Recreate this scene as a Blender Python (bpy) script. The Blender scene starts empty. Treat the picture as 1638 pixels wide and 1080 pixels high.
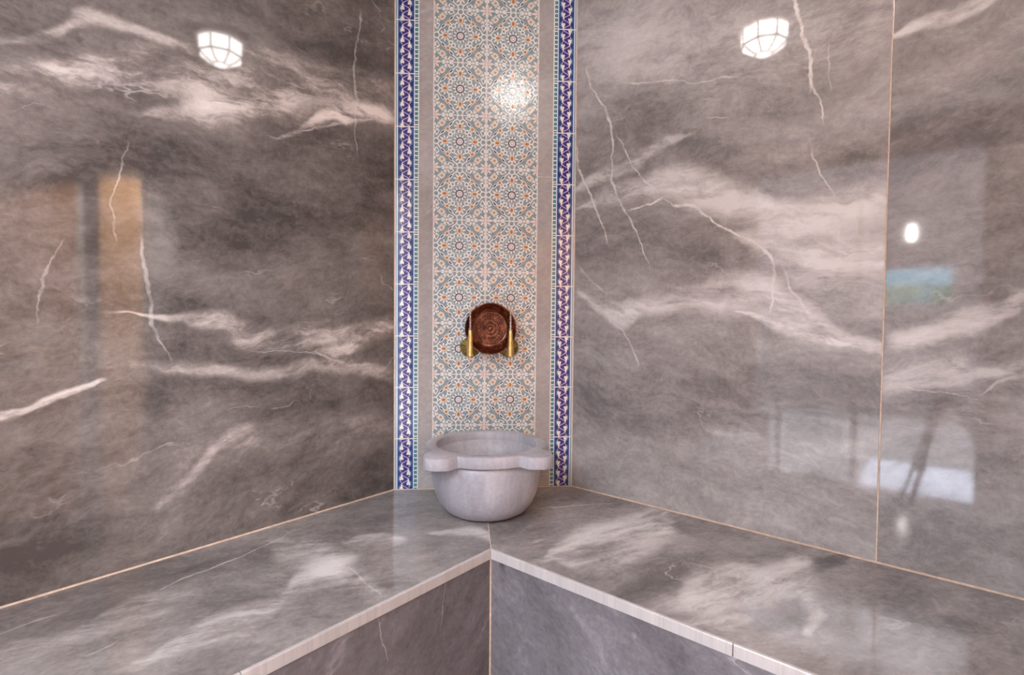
import bpy, bmesh, math, random
from mathutils import Vector, Matrix
random.seed(7)
S = bpy.context.scene
COL = S.collection

# ------------------------------------------------------------------ camera
F_PX = 826.505; YAW, TILT, ROLL = 0.69510, 0.03099, -0.00881
BZ = 0.45                                   # bench top above the floor
CAM = Vector((1.6125, -1.7221, 0.655 + BZ))
ROT = Matrix.Rotation(YAW, 3, 'Z') @ Matrix.Rotation(-TILT, 3, 'X') @ Matrix.Rotation(ROLL, 3, 'Y')
cam_data = bpy.data.cameras.new('camera'); cam = bpy.data.objects.new('camera', cam_data); COL.objects.link(cam)
right, fwd, up = ROT @ Vector((1, 0, 0)), ROT @ Vector((0, 1, 0)), ROT @ Vector((0, 0, 1))
M4 = Matrix.Identity(4)
for r in range(3):
    M4[r][0], M4[r][1], M4[r][2], M4[r][3] = right[r], up[r], -fwd[r], CAM[r]
cam.matrix_world = M4
cam_data.sensor_width = 36.0; cam_data.lens = F_PX / 1638 * 36.0; cam_data.clip_start = 0.01
S.camera = cam

# ------------------------------------------------------------------ world, exposure
world = bpy.data.worlds.new('sky'); S.world = world; world.use_nodes = True
wn = world.node_tree.nodes; wl = world.node_tree.links
SKY_STRENGTH = 15.5          # bright overcast daylight
LAMP_STRENGTH = 13.0
wn['Background'].inputs['Strength'].default_value = SKY_STRENGTH
wn['Background'].inputs['Color'].default_value = (.94, .975, 1.08, 1)
S.view_settings.view_transform = 'Standard'; S.view_settings.look = 'None'
S.view_settings.gamma = 1.0; S.view_settings.use_curve_mapping = False
S.view_settings.exposure = 1.0
S.cycles.max_bounces = 7; S.cycles.glossy_bounces = 4; S.cycles.diffuse_bounces = 4
S.cycles.sample_clamp_indirect = 8.0

# ------------------------------------------------------------------ dimensions (metres, from the photograph's lines)
CH = 0.4912          # chamfer leg: the tiled panel cuts the corner at 45 degrees
WB = 0.6335          # bench depth
JX = 1.4877          # slab joint on the right wall
CEIL = 2.40
RX = 2.05            # room length
RY = -2.50           # room width
SQ = math.sqrt(.5)

def hit(px, py, ax, val):
    d = ROT @ Vector(((px - 819) / F_PX, 1.0, -(py - 540) / F_PX))
    return CAM + d * ((val - CAM[ax]) / d[ax])
def uv_of(px, py, plane):
    if plane == 'L': p = hit(px, py, 0, 0.0); return p.y, p.z
    if plane == 'R': p = hit(px, py, 1, 0.0); return p.x, p.z
    if plane == 'FL': p = hit(px, py, 0, WB); return p.y, p.z
    if plane == 'FR': p = hit(px, py, 1, -WB); return p.x, p.z
    p = hit(px, py, 2, BZ); return (p.x + p.y) * SQ, (p.y - p.x) * SQ

# ------------------------------------------------------------------ node expressions
class NT:
    def __init__(s, name):
        s.m = bpy.data.materials.new(name); s.m.use_nodes = True
        s.t = s.m.node_tree; s.n = s.t.nodes; s.l = s.t.links
        s.b = s.n['Principled BSDF']
    def new(s, k): return s.n.new(k)
    def put(s, sock, v):
        if isinstance(v, V): s.l.new(v.s, sock)
        elif hasattr(v, 'is_output'): s.l.new(v, sock)
        else: sock.default_value = v
    def math(s, op, *a):
        n = s.new('ShaderNodeMath'); n.operation = op
        for i, x in enumerate(a): s.put(n.inputs[i], x)
        return V(s, n.outputs[0])
    def vec(s, x, y, z=0.0):
        n = s.new('ShaderNodeCombineXYZ')
        for i, q in enumerate((x, y, z)): s.put(n.inputs[i], q)
        return n.outputs[0]
    def sep(s, sock):
        n = s.new('ShaderNodeSeparateXYZ'); s.l.new(sock, n.inputs[0])
        return [V(s, o) for o in n.outputs]
    def noise(s, vec, scale, detail=4.0, rough=.5, color=False):
        n = s.new('ShaderNodeTexNoise'); n.noise_dimensions = '3D'
        s.l.new(vec, n.inputs['Vector']); n.inputs['Scale'].default_value = scale
        n.inputs['Detail'].default_value = detail; n.inputs['Roughness'].default_value = rough
        return n.outputs['Color'] if color else V(s, n.outputs['Fac'])
    def step(s, v, a, b, ta=0.0, tb=1.0, kind='SMOOTHSTEP'):
        n = s.new('ShaderNodeMapRange'); n.interpolation_type = kind
        s.put(n.inputs['Value'], v)
        for k, q in (('From Min', a), ('From Max', b), ('To Min', ta), ('To Max', tb)): s.put(n.inputs[k], q)
        return V(s, n.outputs['Result'])
    def mix(s, fac, a, b):
        n = s.new('ShaderNodeMix'); n.data_type = 'RGBA'
        s.put(n.inputs[0], fac)
        s.put(n.inputs[6], a if not isinstance(a, tuple) else (*a, 1)); s.put(n.inputs[7], b if not isinstance(b, tuple) else (*b, 1))
        return n.outputs[2]
    def ramp(s, v, stops):
        n = s.new('ShaderNodeValToRGB'); s.put(n.inputs[0], v); e = n.color_ramp.elements
        e[0].position, e[0].color = stops[0][0], (*stops[0][1], 1)
        e[1].position, e[1].color = stops[-1][0], (*stops[-1][1], 1)
        for p, c in stops[1:-1]:
            q = e.new(p); q.color = (*c, 1)
        return n.outputs[0]
    def curve(s, v, pts, handle='AUTO_CLAMPED'):
        """piecewise curve through (x, y): x mapped to 0..1, y mapped to 0..1 and back"""
        x0, x1 = pts[0][0], pts[-1][0]
        y0 = min(p[1] for p in pts); y1 = max(p[1] for p in pts); y1 = y1 if y1 - y0 > 1e-6 else y0 + 1e-3
        f = s.step(v, x0, x1, kind='LINEAR')
        n = s.new('ShaderNodeFloatCurve'); s.put(n.inputs['Value'], f); c = n.mapping.curves[0]
        while len(c.points) < len(pts): c.points.new(.5, .5)
        for q, p in zip(c.points, pts):
            q.location = ((p[0] - x0) / (x1 - x0), (p[1] - y0) / (y1 - y0)); q.handle_type = handle
        n.mapping.update()
        return V(s, n.outputs[0]) * (y1 - y0) + y0
    def base(s, col, rough, spec=None, ior=None, metal=None):
        if isinstance(col, tuple): s.b.inputs['Base Color'].default_value = (*col, 1)
        else: s.l.new(col, s.b.inputs['Base Color'])
        s.put(s.b.inputs['Roughness'], rough)
        if ior: s.b.inputs['IOR'].default_value = ior
        if metal is not None: s.b.inputs['Metallic'].default_value = metal
        return s.m
    def bump(s, h, strength, dist):
        n = s.new('ShaderNodeBump'); n.inputs['Strength'].default_value = strength; n.inputs['Distance'].default_value = dist
        s.put(n.inputs['Height'], h); s.l.new(n.outputs[0], s.b.inputs['Normal'])
class V:
    def __init__(s, t, sock): s.t, s.s = t, sock
    def __add__(s, o): return s.t.math('ADD', s, o)
    __radd__ = __add__
    def __sub__(s, o): return s.t.math('SUBTRACT', s, o)
    def __rsub__(s, o): return s.t.math('SUBTRACT', o, s)
    def __mul__(s, o): return s.t.math('MULTIPLY', s, o)
    __rmul__ = __mul__
    def __truediv__(s, o): return s.t.math('DIVIDE', s, o)
    def abs(s): return s.t.math('ABSOLUTE', s)
    def max(s, o): return s.t.math('MAXIMUM', s, o)
    def min(s, o): return s.t.math('MINIMUM', s, o)
    def sin(s): return s.t.math('SINE', s)
    def cos(s): return s.t.math('COSINE', s)
    def fract(s): return s.t.math('FRACT', s)

def plain(name, col, rough=.5, metal=0.0, ior=1.45, grain=0.0, scale=20.0):
    t = NT(name)
    if grain:
        g = t.new('ShaderNodeTexCoord').outputs['Object']
        n = t.noise(g, scale, 5.0, .6)
        c = t.mix(t.step(n, .3, .7), tuple(x * (1 - grain) for x in col), tuple(min(1, x * (1 + grain)) for x in col))
        return t.base(c, rough, ior=ior, metal=metal)
    return t.base(col, rough, ior=ior, metal=metal)

MARBLE_STOPS = [(0.0, (.060, .054, .053)), (.10, (.100, .090, .088)), (.30, (.195, .175, .171)), (.46, (.325, .295, .289)), (.64, (.49, .455, .445)), (1.0, (.72, .69, .68))]
def marble(name, plane, angle, bands=(), veins=(), seed=0.0, mean=.30, k=(.42, .30, .30), rough=.05, ior=1.5, stretch=(2.3, 6.5), tint=(1, 1, 1), veinlets=.45):
    t = NT(name)
    P = t.sep(t.new('ShaderNodeNewGeometry').outputs['Position'])
    if plane in ('L', 'FL'): u, v = P[1], P[2]
    elif plane in ('R', 'FR'): u, v = P[0], P[2]
    else: u, v = (P[0] + P[1]) * SQ, (P[1] - P[0]) * SQ
    p0 = t.vec(u, v, seed)
    wa = t.sep(t.noise(p0, 3.2, 4.0, .55, True)); wb = t.sep(t.noise(p0, 16.0, 4.0, .6, True))
    u1 = u + (wb[0] - .5) * .034; v1 = v + (wb[1] - .5) * .034          # slightly wandering: veins
    u2 = u + (wb[0] - .5) * .010 + (wa[0] - .5) * .11; v2 = v + (wb[1] - .5) * .010 + (wa[1] - .5) * .11          # broad wandering: clouds and bands
    ca, sa = math.cos(angle), math.sin(angle)
    u3 = u2 + (wa[2] - .5) * .08; v3 = v2 + (wa[0] - .5) * .10
    s_, t_ = u3 * ca + v3 * sa, v3 * ca - u3 * sa
    n1 = t.noise(t.vec(s_ * stretch[0], t_ * stretch[1], seed + 3.1), 1.0, 7.0, .66)
    n2 = t.noise(t.vec(s_ * 14.0, t_ * 25.0, seed + 9.7), 1.0, 6.0, .72)
    n3 = t.noise(t.vec(u2, v2, seed + 5.5), 2.4, 6.0, .64)
    n6 = t.noise(t.vec(s_ * 60.0, t_ * 85.0, seed + 2.2), 1.0, 4.0, .7)
    n5 = t.noise(t.vec(u2, v2, seed + 7.7), 60.0, 4.0, .75)
    val = (n1 - .5) * (k[0] * 1.9) + (n2 - .5) * (k[1] * 1.5) + (n3 - .5) * (k[2] * 2.6) + (n5 - .5) * .34 + (n6 - .5) * .20 + mean
    n4 = t.noise(t.vec(s_ * 3.5, t_ * 13.0, seed + 1.3), 1.0, 6.0, .70)
    grain = t.step(n4, .36, .62) * .95 + n2 * .40
    for mode, pts, amp, soft in bands:
        q = []
        for x, y, w in pts:
            a = uv_of(x, y, plane)
            if mode == 'h': b = uv_of(x, y + max(w, .2), plane); q.append((a[0], a[1], abs(b[1] - a[1])))
            else: b = uv_of(x + max(w, .2), y, plane); q.append((a[1], a[0], abs(b[0] - a[0])))
        q.sort()
        A, B = (u2, v2) if mode == 'h' else (v2, u2)
        if plane == 'T': A, B = (u2, v2) if mode == 'h' else (v2, u2)
        c = t.curve(A, [(a, b) for a, b, _ in q]); w = t.curve(A, [(a, w) for a, _, w in q])
        d = (B - c).abs() / w
        L_ = q[-1][0] - q[0][0]
        ends = t.step(A, q[0][0] - .12 * L_, q[0][0] + .06 * L_) * t.step(A, q[-1][0] + .12 * L_, q[-1][0] - .06 * L_)
        val = val + t.step(d, 1.25, 1.25 - soft * 1.2) * ends * grain * (amp * (1.5 if amp > 0 else .9))
    col = t.ramp(val * .74 + .08, [(p, tuple(a * b for a, b in zip(c, tint))) for p, c in MARBLE_STOPS])
    nr = t.noise(t.vec(s_ * 1.3, t_ * 2.6, seed + 13.0), 1.6, 5.0, .55); nm = t.noise(p0, 5.0, 2.0)
    fine = t.step((nr - .5).abs(), .010, .001) * t.step(nm, .48, .66) * t.step(n4, .42, .6) * veinlets
    col = t.mix(fine, col, (.58, .53, .51))
    brk = t.step(t.noise(p0, 22.0, 1.5), .35, .6)
    for mode, pts, amp, *vc in veins:
        q = []
        for x, y, w in pts:
            a = uv_of(x, y, plane)
            if mode == 'h': b = uv_of(x, y + w, plane); q.append((a[0], a[1], abs(b[1] - a[1])))
            else: b = uv_of(x + w, y, plane); q.append((a[1], a[0], abs(b[0] - a[0])))
        q.sort()
        A, B = (u1, v1) if mode == 'h' else (v1, u1)
        c = t.curve(A, [(a, b) for a, b, _ in q], 'VECTOR'); w = t.curve(A, [(a, w) for a, _, w in q])
        inside = t.step(A, q[0][0] - .02, q[0][0] + .03) * t.step(A, q[-1][0] + .02, q[-1][0] - .03)
        m = t.step((B - c).abs() / w, 1.0, .25) * inside * (brk * .55 + .45) * amp
        col = t.mix(m, col, vc[0] if vc else (.76, .715, .69))
    t.b.inputs['Specular IOR Level'].default_value = .5
    return t.base(col, rough, ior=ior)

# ------------------------------------------------------------------ mesh helpers
def link(name, bm, mat, parent=None, loc=None, smooth=False):
    me = bpy.data.meshes.new(name); bmesh.ops.recalc_face_normals(bm, faces=bm.faces); bm.to_mesh(me); bm.free()
    if smooth:
        for p in me.polygons: p.use_smooth = True
    if mat: me.materials.append(mat)
    return place(name, me, parent, loc)
def place(name, me, parent=None, loc=None):
    o = bpy.data.objects.new(name, me); COL.objects.link(o)
    if parent: o.parent = parent
    if loc: o.location = loc
    return o
def tag(o, label, cat, group=None):
    o['label'] = label; o['category'] = cat
    if group: o['group'] = group
    return o
def struct(o, label=None):
    o['kind'] = 'structure'
    if label: o['label'] = label
    return o
def empty(name, loc=(0, 0, 0), rz=0.0):
    o = bpy.data.objects.new(name, None); COL.objects.link(o); o.location = loc; o.rotation_euler = (0, 0, rz); o.empty_display_size = .05
    return o
def box_bm(x0, x1, y0, y1, z0, z1, bev=0.0, bm=None):
    bm = bm or bmesh.new()
    vs = [bm.verts.new((x, y, z)) for x in (x0, x1) for y in (y0, y1) for z in (z0, z1)]
    for f in ((0, 1, 3, 2), (4, 6, 7, 5), (0, 4, 5, 1), (2, 3, 7, 6), (0, 2, 6, 4), (1, 5, 7, 3)):
        bm.faces.new([vs[i] for i in f])
    if bev:
        bmesh.ops.bevel(bm, geom=list(bm.edges), offset=bev, segments=2, affect='EDGES', profile=.6)
    return bm
def prism_bm(poly, z0, z1, bev=0.0):
    bm = bmesh.new()
    a = [bm.verts.new((x, y, z0)) for x, y in poly]; b = [bm.verts.new((x, y, z1)) for x, y in poly]
    bm.faces.new(a); bm.faces.new(b); n = len(poly)
    for i in range(n): bm.faces.new((a[i], a[(i + 1) % n], b[(i + 1) % n], b[i]))
    if bev: bmesh.ops.bevel(bm, geom=list(bm.edges), offset=bev, segments=1, affect='EDGES')
    return bm
def lathe_bm(prof, n=64, rmod=None, bm=None, close=False):
    """profile of (r, z); rmod(r, z, angle) -> (r, z)"""
    bm = bm or bmesh.new(); rings = []
    for r, z in prof:
        if r < 1e-6: rings.append([bm.verts.new((0, 0, z))]); continue
        ring = []
        for i in range(n):
            a = 2 * math.pi * i / n; rr, zz = rmod(r, z, a) if rmod else (r, z)
            ring.append(bm.verts.new((rr * math.cos(a), rr * math.sin(a), zz)))
        rings.append(ring)
    pairs = list(zip(rings, rings[1:])) + ([(rings[-1], rings[0])] if close else [])
    for A, B in pairs:
        for i in range(n):
            j = (i + 1) % n
            if len(A) == 1 and len(B) == 1: continue
            if len(A) == 1: bm.faces.new((A[0], B[i], B[j]))
            elif len(B) == 1: bm.faces.new((A[i], B[0], A[j]))
            else: bm.faces.new((A[i], B[i], B[j], A[j]))
    return bm
def tube_bm(path, radii, n=12, bm=None):
    bm = bm or bmesh.new(); path = [Vector(p) for p in path]; rings = []
    for i, p in enumerate(path):
        d = (path[min(i + 1, len(path) - 1)] - path[max(i - 1, 0)]).normalized()
        x = d.orthogonal().normalized()
        if rings: x = (lastx - d * lastx.dot(d)).normalized()
        lastx = x; y = d.cross(x); r = radii[i] if hasattr(radii, '__len__') else radii
        rings.append([bm.verts.new(p + (x * math.cos(2 * math.pi * k / n) + y * math.sin(2 * math.pi * k / n)) * r) for k in range(n)])
    for A, B in zip(rings, rings[1:]):
        for k in range(n): bm.faces.new((A[k], A[(k + 1) % n], B[(k + 1) % n], B[k]))
    bm.faces.new(rings[0]); bm.faces.new(rings[-1])
    return bm

# ------------------------------------------------------------------ materials: marble slabs (features read off the photograph)
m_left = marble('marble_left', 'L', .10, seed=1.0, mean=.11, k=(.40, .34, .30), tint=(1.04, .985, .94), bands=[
    ('h', [(0, 70, 8), (90, 45, 14), (160, 32, 16), (235, 58, 12), (310, 85, 10)], .30, .9),
    ('h', [(0, 135, 40), (150, 112, 34), (250, 118, 42), (330, 140, 55), (430, 128, 66), (520, 150, 55), (625, 165, 45)], .36, .9),
    ('h', [(230, 188, 6), (300, 180, 20), (390, 165, 26), (480, 150, 20)], .22, .9),
    ('h', [(440, 210, 3), (500, 198, 9), (560, 188, 16), (625, 186, 10)], .50, .9),
    ('h', [(240, 350, 30), (330, 370, 70), (480, 350, 90), (600, 340, 80)], -.10, .95),
    ('h', [(210, 495, 3), (270, 510, 7), (340, 510, 18), (400, 528, 26), (480, 540, 24), (560, 538, 20), (625, 520, 20)], .36, .85),
    ('h', [(500, 565, 2), (540, 562, 12), (590, 548, 16), (625, 530, 12)], .45, .9),
    ('h', [(230, 585, 8), (330, 588, 14), (420, 592, 14), (500, 585, 18), (625, 600, 14)], .26, .9),
    ('h', [(0, 665, 10), (35, 655, 9), (80, 636, 8), (120, 622, 7), (162, 610, 4)], .42, .8),
    ('h', [(250, 800, 14), (310, 755, 16), (350, 712, 18), (395, 685, 10)], .20, .95),
    ('h', [(380, 720, 10), (450, 700, 40), (540, 700, 50), (625, 680, 40)], .14, .95),
    ('h', [(0, 880, 30), (100, 870, 40), (240, 840, 30)], -.10, .95)],
    veins=[('v', [(578, 20, 2), (572, 60, 1.6), (566, 110, 2.2), (570, 160, 3.2), (568, 205, 2.2), (572, 250, 1.2)], 0.34),
           ('v', [(470, 70, 1), (560, 150, 1), (572, 185, 2)], 0.19),
           ('v', [(100, 385, 3), (80, 420, 3), (62, 470, 3), (58, 520, 2)], 0.22),
           ('v', [(205, 232, 2), (190, 285, 2.4), (180, 330, 2.6), (186, 385, 2)], 0.25),
           ('v', [(228, 380, 4), (235, 450, 5), (243, 520, 5), (262, 555, 2.5), (276, 582, 1.5)], 0.26),
           ('h', [(480, 212, 1.6), (520, 203, 3), (545, 196, 4), (600, 192, 3)], 0.37),
           ('h', [(400, 565, 1.0), (470, 562, 1.4), (520, 570, 2.5), (560, 585, 3.5), (600, 582, 3)], 0.28),
           ('h', [(20, 175, .8), (62, 166, .8), (95, 172, .8)], 0.19)])
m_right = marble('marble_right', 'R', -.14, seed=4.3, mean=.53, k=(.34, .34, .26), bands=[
    ('h', [(920, 60, 60), (1050, 80, 80), (1200, 90, 90), (1330, 60, 80), (1428, 40, 70)], .14, .95),  # lighter stone, with the lamp's glow painted into it
    ('h', [(1080, 230, 20), (1180, 262, 40), (1250, 285, 34), (1300, 275, 30), (1420, 250, 40)], -.16, .95),
    ('h', [(920, 300, 4), (960, 285, 14), (1010, 262, 16), (1070, 230, 14), (1100, 222, 4)], .32, .9),
    ('h', [(930, 325, 3), (990, 305, 16), (1060, 292, 26), (1130, 305, 40), (1200, 325, 30), (1300, 335, 36), (1420, 320, 40)], .42, .9),
    ('h', [(1180, 370, 10), (1250, 390, 40), (1320, 420, 70), (1420, 430, 80)], .42, .95),
    ('h', [(930, 475, 5), (960, 495, 14), (990, 505, 18), (1020, 500, 6)], .34, .95),
    ('h', [(990, 490, 12), (1090, 478, 26), (1190, 470, 45), (1270, 500, 46), (1340, 540, 22), (1420, 560, 14)], .42, .9),
    ('h', [(1190, 505, 2), (1230, 520, 8), (1300, 540, 9), (1370, 552, 3)], .55, .9),
    ('h', [(920, 400, 20), (970, 390, 46), (1060, 400, 54), (1150, 420, 26)], -.15, .95),
    ('h', [(920, 640, 60), (1100, 640, 80), (1250, 650, 80), (1400, 660, 70)], -.20, .95),
    ('h', [(1150, 690, 12), (1250, 720, 24), (1400, 700, 30)], .16, .95)],
    veins=[('v', [(1268, -10, 4), (1276, 20, 4.2), (1284, 60, 4), (1296, 95, 4.4), (1296, 145, 4.5)], 1.00),
           ('v', [(1296, 140, 3), (1312, 160, 2.8), (1320, 195, 2)], 0.78),
           ('v', [(1326, 70, 1.6), (1329, 110, 1.8), (1330, 148, 1.2)], 0.45),
           ('v', [(1298, 238, 2), (1310, 272, 3), (1322, 290, 2), (1336, 310, 2.4)], 0.65),
           ('h', [(1008, 337, 2), (1040, 325, 2.6), (1062, 315, 2.4)], 0.91),
           ('h', [(1062, 318, 1.6), (1078, 330, 2.4), (1098, 325, 3.6), (1122, 338, 3.6), (1140, 355, 3), (1180, 376, 3), (1214, 390, 4)], 1.00),
           ('v', [(1214, 388, 5), (1232, 410, 4), (1240, 440, 3.4), (1233, 500, 2.6)], 0.78),
           ('v', [(1250, 425, 3), (1266, 460, 3.6), (1286, 492, 3.4), (1300, 510, 2)], 0.59),
           ('v', [(938, 110, 3), (945, 140, 2), (968, 170, 2.2), (977, 200, 2.6), (980, 240, 2.4), (979, 292, 2.4), (990, 320, 2), (1012, 360, 2.2), (1026, 390, 1.8), (1038, 425, 1.4)], 0.78),
           ('v', [(985, 212, 1.6), (1002, 240, 1.8), (1010, 266, 1.6), (1035, 292, 2.4), (1052, 305, 2)], 0.65),
           ('v', [(921, 230, 1.8), (926, 270, 2), (942, 305, 2.2), (958, 345, 2), (973, 388, 1.6)], 0.72),
           ('h', [(1000, 134, 2.4), (1060, 130, 2.2), (1110, 133, 2), (1180, 120, 2)], 0.52),
           ('h', [(1125, 158, 1), (1150, 160, 1.2)], 0.65), ('h', [(1130, 188, 1.2), (1165, 186, 1.6)], 0.52),
           ('h', [(1290, 375, 1.6), (1310, 388, 1.8), (1360, 408, 1.8), (1380, 398, 2.6), (1420, 400, 1.4)], 0.65),
           ('v', [(1366, 335, 1.6), (1372, 365, 2), (1385, 398, 1.6)], 0.52),
           ('v', [(972, 505, 2), (1000, 536, 1.6), (1012, 555, 2), (1022, 584, 2)], 0.72),
           ('h', [(918, 475, 1.6), (940, 478, 1.6), (955, 490, 2)], 0.59),
           ('v', [(925, 425, 3), (945, 450, 3), (970, 470, 3)], 0.52)])
m_right2 = marble('marble_right_far', 'R', .20, seed=8.1, mean=.46, k=(.36, .30, .26), bands=[
    ('h', [(1430, 62, 6), (1470, 42, 14), (1520, 22, 16), (1600, -20, 18)], .6, .9),
    ('h', [(1420, 545, 24), (1470, 538, 26), (1540, 512, 24), (1638, 476, 18)], .38, .9),
    ('h', [(1420, 610, 34), (1500, 590, 38), (1560, 585, 22), (1638, 570, 10)], .30, .9),
    ('h', [(1530, 590, 4), (1580, 565, 14), (1638, 545, 22)], -.28, .9),
    ('h', [(1430, 300, 40), (1540, 200, 70), (1638, 120, 80)], -.06, .95)],
    veins=[('h', [(1560, 635, 2), (1600, 612, 5), (1638, 600, 5)], .35), ('h', [(1440, 620, 1.4), (1500, 628, 1.2), (1560, 640, 1)], .35)])
m_bench_l = marble('marble_bench_left', 'T', .25, seed=12.0, mean=.38, k=(.34, .26, .34), stretch=(2.4, 5.0), rough=.08, bands=[
    ('h', [(0, 1040, 30), (80, 1030, 30), (170, 990, 44), (240, 970, 40), (300, 960, 14)], .22, .95),
    ('h', [(230, 1060, 20), (330, 1010, 40), (420, 980, 44), (480, 930, 40), (560, 900, 30)], .30, .95),
    ('h', [(430, 870, 10), (500, 880, 30), (560, 920, 30), (610, 950, 12)], .26, .95),
    ('h', [(560, 870, 4), (600, 862, 12), (650, 865, 8)], .34, .9),
    ('h', [(690, 850, 4), (740, 848, 10), (790, 862, 12)], .34, .9),
    ('h', [(280, 920, 10), (380, 895, 24), (440, 900, 16)], -.16, .95),
    ('h', [(600, 830, 10), (680, 815, 20), (780, 830, 18)], -.12, .95)],
    veins=[('h', [(0, 1016, 3), (50, 995, 3.4), (90, 985, 3.4)], .5), ('h', [(250, 947, 3), (290, 927, 2.6), (330, 912, 2.2), (380, 893, 2), (440, 866, 1.6), (470, 848, 1.2)], .6),
           ('h', [(140, 1048, 3), (180, 1030, 3.4), (200, 1016, 2)], .5), ('v', [(560, 905, 3), (585, 935, 3), (610, 955, 2.4)], .35)])
m_bench_r = marble('marble_bench_right', 'T', .42, seed=17.0, mean=.44, k=(.36, .28, .30), stretch=(2.0, 6.5), rough=.08, bands=[
    ('h', [(870, 900, 4), (900, 872, 16), (960, 852, 24), (1030, 840, 26), (1080, 822, 10)], .46, .9),
    ('h', [(880, 895, 6), (940, 905, 16), (1020, 880, 16), (1080, 850, 14)], .30, .9),
    ('h', [(920, 876, 4), (950, 876, 8), (985, 870, 5)], -.24, .9),
    ('h', [(980, 950, 10), (1030, 930, 22), (1080, 905, 26), (1140, 895, 14)], -.14, .9),
    ('h', [(1090, 970, 20), (1130, 950, 38), (1190, 935, 44), (1250, 930, 36), (1300, 900, 20)], .42, .8),
    ('h', [(1070, 1000, 6), (1120, 1000, 14), (1200, 985, 8)], .30, .9),
    ('v', [(1300, 950, 20), (1300, 985, 18), (1295, 1010, 12)], .36, .9),
    ('h', [(1260, 935, 3), (1300, 920, 8), (1340, 900, 10), (1370, 890, 6)], -.40, .8),
    ('h', [(1330, 960, 6), (1380, 950, 40), (1480, 970, 70), (1638, 1000, 80)], -.12, .8),
    ('h', [(1210, 1000, 10), (1260, 985, 22), (1300, 1000, 14)], -.20, .9)],
    veins=[('h', [(1240, 930, 1.6), (1290, 936, 1.8), (1320, 944, 2), (1340, 955, 1.4)], .5), ('h', [(1090, 898, 1), (1140, 909, 1.4), (1170, 915, 1.2)], .4),
           ('h', [(855, 814, .8), (940, 808, 1), (980, 805, .8)], .35), ('h', [(1340, 1008, 1), (1360, 1012, 2), (1375, 1018, 1)], .4)])
m_front_l = marble('marble_front_left', 'FL', .75, seed=21.0, mean=.20, k=(.22, .30, .18), stretch=(2.2, 5.0), tint=(.95, .95, 1.03),
    bands=[('v', [(560, 990, 12), (545, 1040, 18), (530, 1080, 14)], .2, .95)], veins=[('v', [(605, 990, 1), (612, 1020, 1.2), (622, 1060, 1)], .3), ('v', [(716, 930, .8), (710, 970, 1), (706, 1010, .8)], .25)])
m_front_r = marble('marble_front_right', 'FR', -.80, seed=26.0, mean=.27, k=(.30, .28, .18), stretch=(2.0, 7.0), tint=(.94, .95, 1.05),
    bands=[('v', [(800, 900, 4), (800, 920, 5), (800, 935, 3)], -.3, .9)])
m_strip = marble('marble_strip', 'R', .9, seed=31.0, mean=.60, k=(.12, .14, .14), rough=.10, ior=1.5)
m_room = marble('marble_room', 'L', .2, seed=36.0, mean=.34)
m_room2 = marble('marble_room_back', 'R', .2, seed=39.0, mean=.34)
m_floor = marble('marble_floor', 'T', .2, seed=44.0, mean=.42, rough=.2)
m_edge = marble('marble_edge', 'T', .3, seed=50.0, mean=.74, k=(.10, .16, .10), rough=.22, ior=1.5)
m_grout = plain('grout', (.62, .47, .37), .8, grain=.15, scale=60)
m_bed = plain('grout_bed', (.70, .64, .60), .8, grain=.1, scale=80)
m_backing = plain('render_backing', (.45, .43, .41), .9, grain=.1)
m_white = plain('white_paint', (.78, .76, .73), .7, grain=.03, scale=4)

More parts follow.
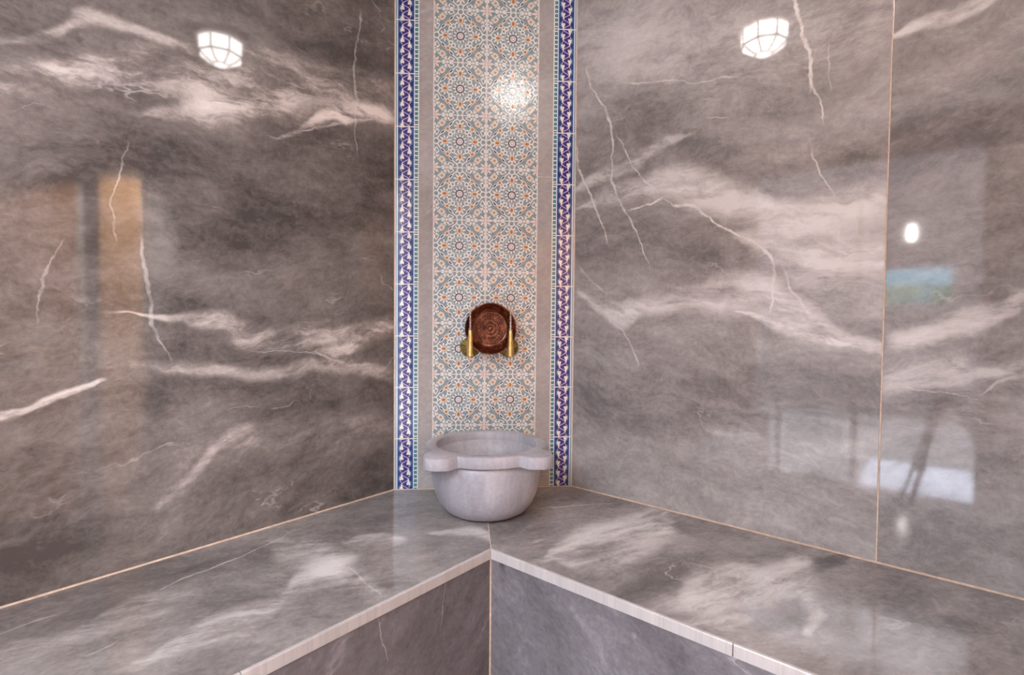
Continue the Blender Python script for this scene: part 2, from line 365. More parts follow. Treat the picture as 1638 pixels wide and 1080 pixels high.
# ------------------------------------------------------------------ materials: glazed tiles
WHT = (.80, .78, .75); CREAM = (.84, .70, .56); ORG = (.47, .18, .07); GREY = (.215, .275, .295); NAVY = (.03, .035, .07)
def floral_material():
    t = NT('floral_tile_glaze')
    P = t.sep(t.new('ShaderNodeTexCoord').outputs['Object'])
    k = 1 / .1965
    x, y = (P[0] * k).abs(), (P[2] * k).abs()
    X, Y = x.max(y), x.min(y)
    def dist(cx, cy): 
        a, b = X - cx, Y - cy
        return t.math('SQRT', a * a + b * b)
    def m(d, r, s=.008): return t.step(d, r + s, r - s)
    def ring(cx, cy, r, w): return m((dist(cx, cy) - r).abs(), w, .004)
    def ang(cx, cy): return t.math('ARCTAN2', Y - cy, X - cx)
    def flower(cx, cy, n, r, inner, ph=0.0):
        d = dist(cx, cy); rr = ((ang(cx, cy) * n + ph).cos() * .28 + .72) * r
        return m(d - rr, 0.0) * t.step(d, inner - .006, inner + .006)
    def seg(ax, ay, bx, by, w):
        dx, dy = bx - ax, by - ay; L = dx * dx + dy * dy
        h = t.math('MULTIPLY', (X - ax) * (dx / L) + (Y - ay) * (dy / L), 1.0); h = h.max(0.0).min(1.0)
        a, b = X - ax - h * dx, Y - ay - h * dy
        return m(t.math('SQRT', a * a + b * b), w, .004)
    def ell(cx, cy, a, b, th):
        c, s = math.cos(th), math.sin(th); p, q = X - cx, Y - cy
        e, f = (p * c + q * s) / a, (q * c - p * s) / b
        return t.step(t.math('SQRT', e * e + f * f), 1.12, .88)
    col = t.mix(t.step(t.noise(t.new('ShaderNodeTexCoord').outputs['Object'], 60.0, 2.0), .35, .65), GREY, (.29, .34, .36))
    L = []
    L.append((flower(.5, .25, 7, .105, .045), WHT)); L.append((ell(.5, .25, .03, .02, 0), CREAM))
    L.append((flower(.40, .31, 5, .06, .022, 1.0), (.66, .66, .64)))
    L.append((flower(.5, .5, 8, .12, .03), (.82, .70, .66))); L.append((ring(.5, .5, .045, .009), (.70, .45, .38)))
    L.append((seg(.45, .12, .5, .17, .010), WHT)); L.append((seg(.42, .075, .385, .125, .011), WHT)); L.append((seg(.385, .125, .33, .15, .010), WHT)); L.append((seg(.33, .15, .27, .21, .009), WHT))
    L.append((ring(.457, 0.0, .052, .011), WHT)); L.append((seg(.42, .07, .45, .05, .012), WHT)); L.append((seg(.44, .12, .40, .2, .008), WHT))
    L.append((ring(.185, .135, .036, .012), WHT)); L.append((seg(.2, .17, .237, .2, .010), WHT))
    L.append((m((dist(0, 0) - ((ang(0, 0) * 12.0).cos() * .012 + .168)).abs(), .006, .004), (.68, .68, .66)))
    L.append((flower(.285, 0.0, 9, .125, .062), WHT))
    L.append((ell(.297, 0.0, .066, .047, 0), CREAM)); L.append((ell(.292, 0.0, .043, .029, 0), ORG))
    L.append((ell(.335, .175, .056, .025, -.78), WHT)); L.append((ell(.335, .175, .042, .013, -.78), NAVY))
    L.append((m(dist(.35, .35), .058), CREAM)); L.append((m(dist(.35, .35), .040), (.62, .55, .48))); L.append((m(dist(.345, .345), .018), ORG))
    dm = (X - .24).abs() + (Y - .24).abs()
    L.append((m(dm, .056), CREAM)); L.append((m(dm, .034), ORG))
    L.append((flower(0, 0, 12, .15, .088), WHT)); L.append((m(dist(0, 0), .074), (.78, .72, .71)))
    L.append((ring(0, 0, .068, .0095), (.05, .03, .04))); L.append((ring(0, 0, .03, .007), (.45, .36, .40)))
    L.append((t.step(X, .492, .497), (.80, .74, .72)))
    for mask, c in L: col = t.mix(mask, col, c)
    h = t.noise(t.new('ShaderNodeNewGeometry').outputs['Position'], 38.0, 3.0, .6)
    t.bump(h, .35, .004)
    return t.base(col, .16, ior=1.55)
def border_material():
    t = NT('border_tile_glaze')
    P = t.sep(t.new('ShaderNodeTexCoord').outputs['Object'])
    x = P[0] * (1 / .089) + .5                       # 0 outer edge .. 1 inner edge
    z = P[2] * (1 / .0393)                           # one vine period
    def m(d, r, s=.012): return t.step(d, r + s, r - s)
    vine = (z * (2 * math.pi)).cos() * -.145 + .45   # left extreme at integer z
    navy, purple = (.014, .030, .17), (.040, .022, .20)
    col = t.mix(m((x - .45).abs(), .13, .05), navy, purple)
    zl = (z * -1.0).fract(); zr = (z * -1.0 + .5).fract()       # distance below a left / right extreme
    for zz, xc, sgn in ((zl, .30, -1), (zr, .60, 1)):
        glow = m((x - (xc + .085 * sgn)).abs(), .03, .045) * t.step(zz, .08, .3) * t.step(zz, .8, .55)
        col = t.mix(glow * .8, col, (.16, .34, .55))
    col = t.mix(m((x - vine).abs(), .028), col, (.66, .60, .78))
    for zz, xc, sgn in ((zl, .30, -1), (zr, .60, 1)):
        dark = m((x - (xc - .01 * sgn)).abs(), .06) * t.step(zz, .56, .60) * t.step(zz, .70, .64)
        col = t.mix(dark * .85, col, (.035, .012, .03))
        half = t.step(zz, 0.0, .5) * .062 + .02
        body = m((x - xc).abs() - half, 0.0) * t.step(zz, .60, .54)
        col = t.mix(body, col, (.82, .77, .74))
        curl = m((x - (xc + .10 * sgn - zz * .10 * sgn)).abs(), .016) * t.step(zz, .55, .6) * t.step(zz, .86, .80)
        col = t.mix(curl * .8, col, (.60, .62, .78))
    for a, b, c in ((-.1, .035, (.72, .74, .74)), (.035, .075, (.16, .28, .33)), (.075, .125, (.62, .72, .85)), (.125, .145, (.012, .03, .15)), (.765, .785, (.012, .03, .15)), (.785, .835, (.60, .70, .86))):
        col = t.mix(t.step(x, a - .008, a + .008) * t.step(x, b + .008, b - .008), col, c)
    q = (P[2] * (1 / .01638) + .5).fract()
    chain = t.mix(m((q - .5).abs(), .36, .06), (.66, .80, .80), (.045, .22, .235))
    d1, d2 = (x - .905) * 5.4, q - .5
    rr = t.math('SQRT', d1 * d1 + d2 * d2)
    chain = t.mix(m(rr, .24, .06), chain, (.02, .085, .11)); chain = t.mix(m(rr, .09, .05), chain, (.55, .68, .68))
    col = t.mix(t.step(x, .828, .84), col, chain)
    col = t.mix(t.step(x, .955, .97), col, (.78, .78, .76))
    zz = P[2].abs()
    col = t.mix(t.step(zz, .0968, .0974), col, (.75, .72, .72))
    h = t.noise(t.new('ShaderNodeNewGeometry').outputs['Position'], 38.0, 3.0, .6)
    t.bump(h, .35, .004)
    return t.base(col, .14, ior=1.55)
m_floral = floral_material(); m_border = border_material()

# ------------------------------------------------------------------ the room
def slab_L(name, y0, y1, z0, z1, mat, parent): return link(name, box_bm(-.02, 0, y0, y1, z0, z1, .0012), mat, parent)
def slab_R(name, x0, x1, z0, z1, mat, parent): return link(name, box_bm(x0, x1, 0, .02, z0, z1, .0012), mat, parent)
floor = struct(link('floor', box_bm(-.2, RX + .2, RY - .06, .2, -.1, 0), m_floor))
ceiling = struct(link('ceiling', box_bm(-.2, RX + .2, RY - .06, .2, CEIL, CEIL + .1), m_white))
wl_ = struct(link('wall_left', box_bm(-.15, -.012, RY, .0, 0, CEIL), m_backing), 'dark grey polished marble wall on the left with pale bands')
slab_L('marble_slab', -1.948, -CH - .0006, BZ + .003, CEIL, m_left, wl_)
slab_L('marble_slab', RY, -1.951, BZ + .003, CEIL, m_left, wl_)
wr_ = struct(link('wall_right', box_bm(0, RX, .012, .15, 0, CEIL), m_backing), 'grey polished marble wall on the right with white cracks')
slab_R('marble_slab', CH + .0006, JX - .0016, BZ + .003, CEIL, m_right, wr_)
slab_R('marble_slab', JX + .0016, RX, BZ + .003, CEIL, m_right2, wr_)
link('joint_grout', box_bm(JX - .0018, JX + .0018, .0008, .013, BZ, CEIL), m_grout, wr_)

# tiled panel across the corner: local x along the panel, -y to the viewer, z up from the bench
PW = CH * math.sqrt(2)
bed = box_bm(-.02, PW + .02, .0014, .05, 0, CEIL - BZ)
wc = struct(link('wall_corner', bed, m_bed), 'flat panel across the corner with floral tiles between blue borders')
wc.location = (0, -CH, BZ); wc.rotation_euler = (0, 0, math.pi / 4)
PITCH = .1985
def piece_mesh(name, w, h, mat, d=.009, bev=.0010):
    bm = box_bm(-w / 2, w / 2, 0, d, -h / 2, h / 2, bev); me = bpy.data.meshes.new(name)
    bmesh.ops.recalc_face_normals(bm, faces=bm.faces); bm.to_mesh(me); bm.free(); me.materials.append(mat); return me
fl_me = piece_mesh('floral_tile', .1972, .1972, m_floral); bo_me = piece_mesh('border_tile', .0885, .1970, m_border)
S0 = .1447
for row in range(10):
    for c in (0, 1):
        zc = .0515 + PITCH * (row + .5)
        if zc + .099 > CEIL - BZ + .15: continue
        place('floral_tile', fl_me, wc, (S0 + .1003 + c * .2010, 0, zc))
for row in range(10):
    zc = .0005 + PITCH * (row + .5)
    if row == 9 and zc + .09 > CEIL - BZ + .15: continue
    place('border_tile', bo_me, wc, (.0010 + .0443, 0, zc))
    b = place('border_tile', bo_me, wc, (PW - .0010 - .0443, 0, zc)); b.rotation_euler = (0, math.pi, 0)
for x0, x1 in ((.0908, .1432), (.5478, .6035)):
    for z0, z1 in ((.052, 1.218), (1.2205, CEIL - BZ)):
        link('marble_strip', box_bm(x0, x1, -.0006, .009, z0, z1, .001), m_strip, wc)
for x0, x1 in ((.0908, .2185), (.2200, .4740), (.4755, .6035)):
    link('marble_strip', box_bm(x0, x1, -.0006, .009, .0035, .0500, .001), m_strip, wc)

# sealant beads where walls meet bench and panel
def trim(i, bm, label): return struct(link('trim_%d' % i, bm, m_grout), label)
trim(1, box_bm(-.002, .0042, RY, -CH, BZ + .0002, BZ + .0042), 'beige sealant line between left wall and bench')
trim(2, box_bm(CH, RX, -.0042, .002, BZ + .0002, BZ + .0042), 'beige sealant line between right wall and bench')
t3 = trim(3, box_bm(0, PW, -.004, .001, .0002, .0034), 'pale sealant line under the tiled panel'); t3.location = wc.location; t3.rotation_euler = wc.rotation_euler
t4 = trim(4, box_bm(-.003, .0010, -.0022, .004, .003, CEIL - BZ), 'pale sealant line at the left edge of the tiled panel'); t4.location = wc.location; t4.rotation_euler = wc.rotation_euler
t5 = trim(5, box_bm(PW - .0010, PW + .003, -.0022, .004, .003, CEIL - BZ), 'pale sealant line at the right edge of the tiled panel'); t5.location = wc.location; t5.rotation_euler = wc.rotation_euler

# ------------------------------------------------------------------ stone bench
bench = tag(empty('stone_bench', (0, 0, 0)), 'grey polished marble corner bench with pale front edge running along both walls', 'bench')
g = .0011 * math.sqrt(2)
c0 = CH / 2
link('seat_slab', prism_bm([(0, RY), (WB - .008, RY), (WB - .008, -WB + .008 - g), (c0, -c0 - g), (0, -CH)], BZ - .028, BZ), m_bench_l, bench)
link('seat_slab', prism_bm([(CH, 0), (c0 + g, -c0), (WB - .008 + g, -WB + .008), (RX, -WB + .008), (RX, 0)], BZ - .028, BZ), m_bench_r, bench)
link('joint_grout', prism_bm([(c0 - .002, -c0 - .002), (c0 + .002, -c0 + .002), (WB - .006, -WB + .010), (WB - .010, -WB + .006)], BZ - .02, BZ - .0003), m_grout, bench)
ejx = hit(1172, 1031, 2, BZ).x
def edge_bm(horizontal, a, b, mitre):
    """pale bench edge: a strip 8 mm thick, 27 mm high, slightly rounded on top"""
    prof = [(-.008, -.027), (0, -.027), (0, -.0022), (-.0008, -.0008), (-.0022, 0), (-.008, 0)]
    bm = bmesh.new(); rings = []
    for end, q in ((0, a), (1, b)):
        ring = []
        for o, z in prof:
            m_ = (o if (mitre and end == mitre[0]) else 0.0)
            if horizontal: ring.append(bm.verts.new((q + m_, -(WB + o), BZ + z)))
            else: ring.append(bm.verts.new((WB + o, q - m_, BZ + z)))
        rings.append(ring)
    n = len(prof)
    for i in range(n): bm.faces.new((rings[0][i], rings[0][(i + 1) % n], rings[1][(i + 1) % n], rings[1][i]))
    bm.faces.new(rings[0]); bm.faces.new(rings[1]); return bm
link('edge_strip', edge_bm(False, -WB - .0006, -1.32, (0,)), m_edge, bench)
link('edge_strip', edge_bm(False, -1.322, RY, None), m_edge, bench)
link('edge_strip', edge_bm(True, WB + .0006, ejx - .001, (0,)), m_edge, bench)
link('edge_strip', edge_bm(True, ejx + .001, RX, None), m_edge, bench)
link('front_panel', box_bm(WB - .03, WB - .005, RY, -WB + .0045, 0, BZ - .027), m_front_l, bench)
link('front_panel', box_bm(WB - .0015, RX, -WB + .005, -WB + .03, 0, BZ - .027), m_front_r, bench)
link('corner_grout', box_bm(WB - .0052, WB - .0012, -WB + .0012, -WB + .0052, 0, BZ - .028), m_grout, bench)

# ------------------------------------------------------------------ marble basin
def basin_stone():
    t = NT('basin_marble'); p = t.new('ShaderNodeTexCoord').outputs['Object']; q = t.sep(p)
    n1 = t.noise(t.vec(q[0] * 9.0, q[1] * 9.0, q[2] * 2.5), 1.0, 6.0, .6); n2 = t.noise(p, 90.0, 3.0, .6); n3 = t.noise(t.vec(q[0] * 50., q[1] * 50., q[2] * 9.), 1.0, 4.0)
    v = n1 * .6 + n2 * .22 + n3 * .18
    col = t.ramp(v, [(.30, (.26, .245, .28)), (.5, (.385, .37, .405)), (.68, (.55, .53, .565))])
    t.bump(n2, .12, .002)
    return t.base(col, t.step(n1, .3, .7, .30, .42), ior=1.5)
m_basin = basin_stone()
BQ, BS = .231, .3455
def panel_pt(s, q, z): return Vector((s * SQ + q * SQ, -CH + s * SQ - q * SQ, BZ + z))
basin = tag(empty('marble_basin', panel_pt(BS, BQ, 0), math.pi / 4), 'round pale grey marble wash basin with eared rim standing on the bench corner', 'basin')
body = [(0, 0.0008), (.100, .0008), (.122, .004), (.143, .016), (.162, .040), (.1765, .075), (.1855, .115), (.190, .160), (.191, .206), (.182, .206), (.170, .206), (.163, .16), (.152, .11), (.13, .07), (.09, .048), (.04, .042), (0, .041)]
link('bowl_body', lathe_bm(body, 96), m_basin, basin, smooth=True)
def rim_r(a):
    """outline of the rim: circle with two rounded ears on the front diagonals (-y is the front)"""
    lo, hi = .1, .4
    def sdf(x, y):
        d1 = math.hypot(x, y) - .207
        ds = []
        for sx in (-1, 1):
            px, py = abs(x - sx * .1525) - (.050 - .040), abs(y + .1610) - (.055 - .040)
            ds.append(math.hypot(max(px, 0), max(py, 0)) + min(max(px, py), 0) - .040)
        d2 = min(ds); k = .014; h = max(k - abs(d1 - d2), 0) / k
        return min(d1, d2) - h * h * k * .25
    for _ in range(40):
        mid = (lo + hi) / 2
        if sdf(mid * math.cos(a), mid * math.sin(a)) < 0: lo = mid
        else: hi = mid
    return lo
N = 240; R0, R1, ZT = .1725, .207, .2360
prof = [('i', 0, .200), ('i', 0, ZT - .004), ('i', .0012, ZT - .0012), ('i', .004, ZT), ('o', -.004, ZT), ('o', -.0012, ZT - .0012), ('o', 0, ZT - .004), ('o', 0, .2010), ('o', -.0015, .1985), ('o', -.004, .1975), ('b', 0, .1975)]
bm = bmesh.new(); rings = []
outl = [rim_r(2 * math.pi * i / N) for i in range(N)]
for kind, dr, z in prof:
    rings.append([bm.verts.new(((r := (R0 + dr if kind == 'i' else (outl[i] + dr if kind == 'o' else .180))) * math.cos(2 * math.pi * i / N), r * math.sin(2 * math.pi * i / N), z)) for i in range(N)])
for A, B in zip(rings, rings[1:]):
    for i in range(N): bm.faces.new((A[i], B[i], B[(i + 1) % N], A[(i + 1) % N]))
link('rim', bm, m_basin, basin, smooth=True)

# ------------------------------------------------------------------ copper bowl and brass taps
def metal(name, dark, light, rough, scale=60.0):
    t = NT(name); p = t.new('ShaderNodeTexCoord').outputs['Object']
    n = t.noise(p, scale, 4.0, .6); return t.base(t.mix(t.step(n, .3, .7), dark, light), t.step(n, .2, .8, rough * .7, rough * 1.3), metal=1.0)
m_copper = metal('antique_copper', (.13, .055, .038), (.36, .16, .10), .25, 30.0)
m_rose = metal('aged_brass', (.30, .22, .07), (.58, .44, .16), .34)
m_brass = metal('brass', (.62, .42, .15), (.85, .64, .28), .40)
bowl = tag(empty('copper_bowl', panel_pt(.3650, .0140, .6268), math.pi / 4), 'engraved dark copper bowl hung on the tiled panel behind two taps', 'bowl')
prof = []
n = 46
for i in range(n + 1):                              # engraved floor
    r = .064 * i / n
    z = .0040 + (.0060 * (1 - (r / .0105) ** 2) if r < .0105 else 0)
    for rc, w, d in ((.0135, .0014, -.0026), (.0205, .0018, .0034), (.027, .0012, -.0022), (.0325, .0014, .0026), (.045, .0013, -.0022), (.0565, .0018, .0034), (.061, .0012, -.0022)):
        z += d * math.exp(-((r - rc) / w) ** 2)
    prof.append((r, z))
prof += [(.069, .0070), (.0765, .0150), (.0835, .0270), (.0885, .0390), (.0918, .0490), (.0935, .0560), (.0950, .0572), (.0958, .0560), (.0940, .0470), (.0905, .0350), (.0850, .0220), (.0780, .0105), (.0700, .0030), (.060, .0005), (0, .0005)]
def flutes(r, z, a):
    if .0385 - .0065 < r < .0385 + .0065 and z < .0075: z += .0024 * math.cos(24 * a) * math.cos((r - .0385) / .0065 * 1.57)
    if .0505 - .0055 < r < .0505 + .0055 and z < .0075: z += .0024 * math.cos(30 * a + 1) * math.cos((r - .0505) / .0055 * 1.57)
    if .0155 < r < .0200 and z < .0075: z += .0010 * math.cos(14 * a)
    if .07 < r < .0925 and z > .006: r += .0007 * math.cos(48 * a)
    return r, z
def face_viewer(bm):                                # lathe axis z -> out of the wall (-y)
    bmesh.ops.rotate(bm, verts=bm.verts, cent=(0, 0, 0), matrix=Matrix.Rotation(math.pi / 2, 3, 'X')); return bm
link('bowl', face_viewer(lathe_bm(prof, 288, flutes)), m_copper, bowl, smooth=True)
rm = bmesh.new(); lathe_bm([(.0942, .0550), (.0966, .0556), (.0972, .0572), (.0962, .0586), (.0944, .0584)], 96, bm=rm, close=True)
link('rolled_rim', face_viewer(rm), m_copper, bowl, smooth=True)

def make_tap(s, label):
    tap = tag(empty('brass_tap', panel_pt(s, 0, .5535), math.pi / 4), label, 'tap', 'brass taps above the basin')
    ros = lathe_bm([(0, .0135), (.008, .0135), (.012, .0115), (.022, .0100), (.032, .0072), (.0385, .0030), (.0385, .0002), (0, .0002)], 132,
                   lambda r, z, a: (r * (1 + .05 * math.cos(18 * a)) if r > .03 else r, z + (.0042 * math.cos(18 * a) if .014 < r < .036 and z > .001 else 0)))
    link('rosette', face_viewer(ros), m_rose, tap, smooth=True)
    link('spout_arm', face_viewer(lathe_bm([(0, .010), (.0062, .010), (.0062, .016), (.0052, .020), (.0052, .078), (.0075, .083), (.0075, .097), (.0045, .1), (0, .1)], 20)), m_brass, tap, smooth=True)
    q = -.090
    cone = lathe_bm([(0, .070), (.0054, .070), (.0072, .066), (.0084, .048), (.0106, .012), (.0126, -.016), (.0136, -.027), (.0136, -.0300), (.0112, -.0300), (.0094, -.012), (0, -.010)], 28)
    link('spout', cone, m_brass, tap, (0, q, 0), smooth=True)
    pr = [(0, .068)] + [(.0036, .068 + .0009 * i) for i in range(78)] + [(0, .139)]
    link('twisted_stem', lathe_bm(pr, 16, lambda r, z, a: (r * (1 + .30 * math.cos(2 * a - z * 520)), z)), m_steel, tap, (0, q, 0), smooth=True)
    link('collar', lathe_bm([(.003, .068), (.0066, .0685), (.0074, .0710), (.0066, .0735), (.003, .0745)], 24), m_steel, tap, (0, q, 0), smooth=True)
    link('stem_knob', lathe_bm([(0, .147), (.0034, .1455), (.0046, .142), (.0034, .1385), (.003, .137), (0, .137)], 20), m_brass, tap, (0, q, 0), smooth=True)
m_steel = metal('worn_nickel', (.40, .35, .31), (.62, .56, .50), .28)
make_tap(.2885, 'brass tap with twisted stem at the left side of the copper bowl')
make_tap(.4380, 'brass tap with twisted stem at the right side of the copper bowl')

# ------------------------------------------------------------------ octagonal ceiling lamp (seen three times, mirrored in walls and tiles)
m_pane = NT('lit_frosted_glass')
m_pane.b.inputs['Base Color'].default_value = (.8, .78, .75, 1); m_pane.b.inputs['Emission Color'].default_value = (1.0, .945, .90, 1)
m_pane.b.inputs['Emission Strength'].default_value = LAMP_STRENGTH; m_pane = m_pane.m
m_lframe = plain('lamp_frame', (.07, .06, .055), .6)
m_lbase = plain('lamp_base', (.46, .40, .41), .5, .1)
lamp = tag(empty('ceiling_lamp', (.981, -.729, CEIL - .002), math.radians(0)), 'octagonal lit ceiling lantern of white glass panes, mirrored in the marble walls', 'lamp')
def octa(r, z, off=0.0): return [Vector((r * math.cos(math.radians(22.5 + 45 * i + off)), r * math.sin(math.radians(22.5 + 45 * i + off)), z)) for i in range(8)]
link('base_plate', lathe_bm([(0, 0), (.128, 0), (.128, -.016), (.112, -.022), (0, -.022)], 8), m_lbase, lamp)
TOP, MID, LOW = octa(.097, -.022, 22.5), octa(.094, -.084, 22.5), octa(.036, -.122, 22.5)
def pane(name, pts, inward):
    bm = bmesh.new(); c = sum(pts, Vector()) / len(pts)
    a = [bm.verts.new(p) for p in pts]; b = [bm.verts.new(p + inward * .003) for p in pts]
    bm.faces.new(a); bm.faces.new(b); n = len(pts)
    for i in range(n): bm.faces.new((a[i], a[(i + 1) % n], b[(i + 1) % n], b[i]))
    return link(name, bm, m_pane, lamp)
for i in range(8):
    j = (i + 1) % 8
    inw = -((TOP[i] + TOP[j]) / 2); inw.z = 0; inw.normalize()
    pane('side_pane', [TOP[i], TOP[j], MID[j], MID[i]], inw)
    pane('lower_pane', [MID[i], MID[j], LOW[j], LOW[i]], Vector((0, 0, 1)))
    link('rib', tube_bm([TOP[i], MID[i]], .0031, 8), m_lframe, lamp)
    link('rib', tube_bm([MID[i], MID[i].lerp(LOW[i], .5) + Vector((0, 0, -.004)), LOW[i]], .0029, 8), m_lframe, lamp)
    link('rib', tube_bm([MID[i], MID[j]], .0036, 8), m_lframe, lamp)
    link('rib', tube_bm([LOW[i], LOW[j]], .0027, 8), m_lframe, lamp)
pane('bottom_pane', LOW, Vector((0, 0, 1)))

# ------------------------------------------------------------------ the rest of the room, seen mirrored in the polished stone
def wood(name, a, b, rough=.45):
    t = NT(name); q = t.sep(t.new('ShaderNodeTexCoord').outputs['Object'])
    n = t.noise(t.vec(q[0] * 30., q[1] * 30., q[2] * 1.6), 1.0, 7.0, .6)
    return t.base(t.mix(t.step(n, .3, .7), a, b), rough)
m_pine = wood('pine', (.62, .30, .12), (.80, .45, .20)); m_brown = wood('brown_wood', (.42, .19, .085), (.56, .28, .13))
m_alu = plain('white_aluminium', (.72, .74, .76), .35, .2)
ws = struct(link('wall_side', box_bm(RX + .012, RX + .15, RY, .0, 0, CEIL), m_backing), 'marble and wood wall behind the viewer, mirrored in the left wall')
link('marble_slab', box_bm(RX, RX + .02, -.745, .0, BZ, CEIL), m_room, ws)
link('marble_slab', box_bm(RX, RX + .02, RY, -1.93, 0, CEIL), m_room, ws)
d1 = struct(link('door_1', box_bm(RX - .004, RX + .011, -1.92, -1.065, .005, 1.965), m_brown), 'brown wooden door mirrored in the left wall')
link('door_handle', tube_bm([(RX - .05, -1.16, 1.0), (RX - .05, -1.28, 1.0)], .009), m_alu, d1)
struct(link('trim_6', box_bm(RX - .030, RX + .011, -.972, -.778, 0, 2.0), m_pine), 'orange pine door post mirrored in the left wall')
struct(link('trim_7', box_bm(RX - .012, RX + .011, -1.925, -.75, 2.0, CEIL), m_brown), 'brown wooden lintel mirrored in the left wall')
OX0, OX1, OZ = .48, 1.78, 2.20
wbk = struct(link('wall_back', box_bm(0, OX0, RY - .06, RY, 0, CEIL), m_room2), 'wall with a glazed opening behind the viewer')
link('lintel', box_bm(OX0, OX1, RY - .06, RY, OZ, CEIL), m_room2, wbk)
link('pier', box_bm(OX1, RX + .012, RY - .06, RY, 0, CEIL), m_room2, wbk)
def clear_glass():
    t = NT('clear_glass'); out = t.n['Material Output']
    tr = t.new('ShaderNodeBsdfTransparent'); tr.inputs[0].default_value = (.93, .96, .96, 1); gl = t.new('ShaderNodeBsdfGlossy'); gl.inputs['Roughness'].default_value = .02
    fr = t.new('ShaderNodeFresnel'); fr.inputs[0].default_value = 1.5; mx = t.new('ShaderNodeMixShader')
    t.l.new(fr.outputs[0], mx.inputs[0]); t.l.new(tr.outputs[0], mx.inputs[1]); t.l.new(gl.outputs[0], mx.inputs[2]); t.l.new(mx.outputs[0], out.inputs[0])
    return t.m
m_glass = clear_glass()
w1 = struct(empty('window_1', (0, RY, 0)), 'glazed screen with white frame, mirrored in the right wall')
for x in (OX0 + .02, OX0 + .20, 1.16): link('window_frame', box_bm(x - .02, x + .02, -.045, -.010, 0, 1.925), m_alu, w1)
link('window_frame', box_bm(OX0, 1.18, -.045, -.010, 1.925, 1.97), m_alu, w1)
link('pane', box_bm(OX0 + .04, OX0 + .18, -.030, -.024, 0, 1.925), m_glass, w1)
link('pane', box_bm(OX0 + .22, 1.14, -.030, -.024, 0, 1.925), m_glass, w1)

# courtyard beyond the opening
m_pave = plain('pale_paving', (.60, .64, .72), .6, grain=.12, scale=5); m_pave2 = plain('dark_paving', (.20, .195, .19), .7, grain=.2, scale=4)
m_dusk = plain('slate_render', (.055, .052, .055), .8, grain=.15, scale=3)
fc = struct(link('floor_courtyard', box_bm(-1.6, 4.6, -8.4, RY - .06, -.1, -.006), m_pave2), 'dark courtyard paving with a pale threshold slab, mirrored in the right wall')
link('threshold_slab', box_bm(1.18, 1.80, -3.45, RY - .06, -.05, -.003), m_pave, fc)  # pale blue colour stands in for daylight falling on the floor
WX0, WX1, WZ0, WZ1, FY = 1.05, 1.68, 1.36, 1.78, -6.0
wf = struct(link('wall_courtyard', box_bm(-1.6, WX0, FY - .15, FY, 0, 3.35), m_dusk), 'dark wall with a small window, mirrored in the right wall')
link('wall_part', box_bm(WX1, 4.6, FY - .15, FY, 0, 3.35), m_dusk, wf)
link('wall_part', box_bm(WX0, WX1, FY - .15, FY, 0, WZ0), m_dusk, wf)
link('wall_part', box_bm(WX0, WX1, FY - .15, FY, WZ1, 3.35), m_dusk, wf)
def blue_tiles():
    t = NT('blue_wall_tiles'); p = t.new('ShaderNodeNewGeometry').outputs['Position']; q = t.sep(p)
    a = ((q[0] * 6.0).fract() - .5).abs(); b = ((q[2] * 9.0).fract() - .5).abs()
    return t.base(t.mix(t.step(a.max(b), .46, .48), (.10, .48, .66), (.7, .8, .85)), .3)
struct(link('wall_pool', box_bm(-1.6, 4.6, -8.5, -8.4, 0, 3.2), blue_tiles()), 'bright blue tiled wall mirrored in the right wall slab')
m_leaf = plain('leaf', (.22, .46, .12), .5, grain=.4, scale=30)
for k, x in enumerate((.55, 1.13, 1.71, 2.29)):
    sh = tag(empty('leafy_shrub', (x, -7.5, -.006)), ['leftmost', 'second', 'third', 'rightmost'][k] + ' green shrub below the blue tiles, mirrored in the right wall', 'shrub', 'shrubs by the blue wall')
    bm = bmesh.new()
    for _ in range(700):
        c = Vector((random.uniform(-.25, .25), random.uniform(-.2, .2), min(1.70, random.triangular(.3, 1.70, 1.62))))
        d = Vector((random.gauss(0, 1), random.gauss(0, 1), random.gauss(.3, .6))).normalized(); e = d.orthogonal().normalized()
        bm.faces.new([bm.verts.new(c + d * .06 * i + e * .025 * j) for i, j in ((0, 0), (.5, 1), (1, 0), (.5, -1))])
    link('foliage', bm, m_leaf, sh)
    link('stem', tube_bm([(0, 0, 0), (.01, .01, .8), (0, 0, 1.4)], [.02, .015, .006], 8), m_brown, sh)

# wall lamp in the courtyard: the small bright spot in the far right slab
cl = tag(empty('wall_lamp', (1.30, FY, 2.18)), 'small lit wall lamp, a white spot in the far right slab', 'lamp')
t_ = NT('lit_lamp_glass'); t_.b.inputs['Emission Color'].default_value = (1, .95, .88, 1); t_.b.inputs['Emission Strength'].default_value = 40.0
link('bracket', box_bm(-.04, .04, 0, .03, -.03, .03, .004), m_alu, cl)
link('lamp_glass', lathe_bm([(0, .095), (.03, .085), (.038, .05), (.038, -.05), (.03, -.085), (0, -.095)], 20), t_.m, cl, (0, .07, 0), smooth=True)

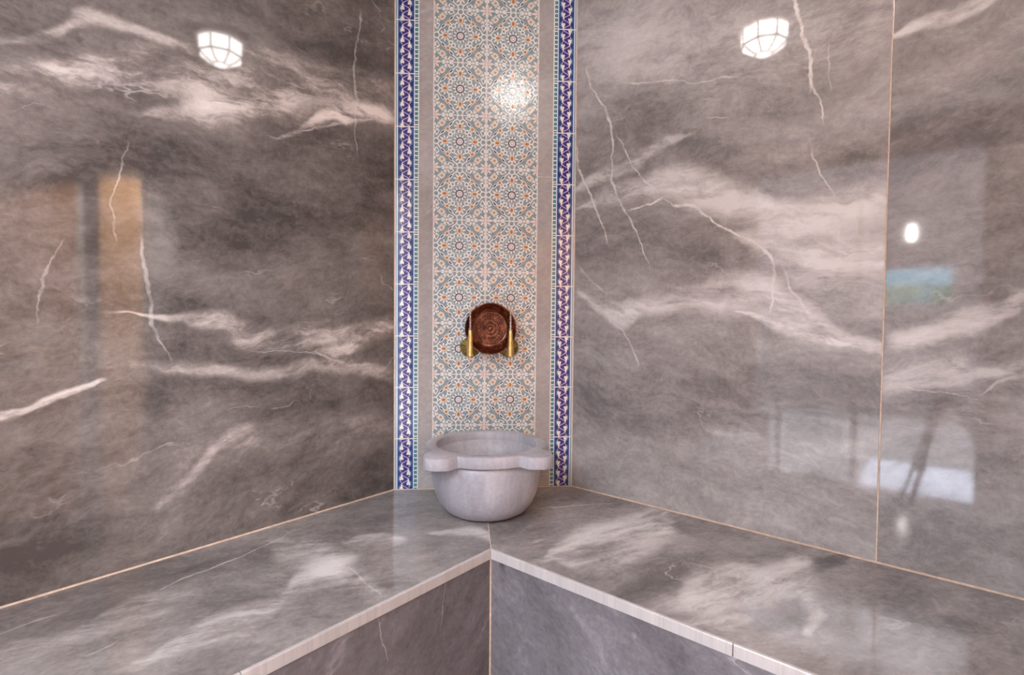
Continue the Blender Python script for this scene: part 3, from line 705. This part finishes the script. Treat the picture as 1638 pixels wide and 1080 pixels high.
# the photographer's tripod
m_black = plain('black_metal', (.02, .02, .022), .45, .2)
tp = tag(empty('camera_tripod', (1.63, -1.79, 0)), 'black camera tripod with camera, mirrored in the far right wall slab', 'tripod')
for a in (236, 356, 116):
    d = Vector((math.cos(math.radians(a)), math.sin(math.radians(a)), 0))
    leg = link('leg', tube_bm([d * .03 + Vector((0, 0, .74)), d * .19 + Vector((0, 0, .38)), d * .36 + Vector((0, 0, .01))], [.014, .012, .009], 10), m_black, tp)
    link('leg_clamp', tube_bm([d * .182 + Vector((0, 0, .405)), d * .20 + Vector((0, 0, .36))], .018, 10), m_black, leg)
link('centre_column', tube_bm([(0, 0, .62), (0, 0, .98)], .014, 12), m_black, tp)
link('apex', lathe_bm([(0, .70), (.045, .70), (.05, .74), (.03, .77), (0, .77)], 24), m_black, tp)
back = -fwd; cb = CAM + back * .075 - Vector((1.63, -1.79, 0))
b = link('camera_body', box_bm(-.068, .068, -.032, .032, -.075, .045, .008), m_black, tp); b.location = cb; b.rotation_euler = (0, 0, YAW)

# warm lantern under the porch outside the opening: the yellow glints on border tile and bench
porch = struct(link('ceiling_porch', box_bm(1.70, 2.60, -3.55, RY - .06, 2.46, 2.54), m_white), 'small porch roof outside the opening')
pl_ = tag(empty('porch_lamp', (2.03, -3.06, 2.46)), 'warm porch lantern, a yellow glint on the left blue border', 'lamp')
t_ = NT('warm_lit_glass'); t_.b.inputs['Emission Color'].default_value = (1, .74, .40, 1); t_.b.inputs['Emission Strength'].default_value = 22.0
link('base_plate', lathe_bm([(0, 0), (.07, 0), (.07, -.014), (0, -.014)], 8), m_lbase, pl_)
link('lamp_glass', lathe_bm([(.05, -.014), (.095, -.050), (.095, -.125), (.05, -.160), (0, -.166)], 8), t_.m, pl_)

# added spot, no such lamp known here, to brighten the pine door post
dl = tag(empty('recessed_downlight', (1.55, -.30, CEIL)), 'small recessed ceiling downlight aimed at the wooden door', 'lamp')
link('trim_ring', lathe_bm([(.034, -.001), (.045, -.004), (.050, -.0005), (.050, .002), (.034, .002)], 32, close=True), m_white, dl)
sp = bpy.data.lights.new('beam', 'SPOT'); sp.energy = 520.0; sp.color = (1.0, .95, .88); sp.spot_size = math.radians(46); sp.spot_blend = .3; sp.shadow_soft_size = .03
so = bpy.data.objects.new('beam', sp); COL.objects.link(so); so.parent = dl; so.location = (0, 0, -.012)
so.rotation_euler = (Vector((RX, -1.38, .92)) - Vector((1.55, -.30, CEIL))).to_track_quat('-Z', 'Y').to_euler()
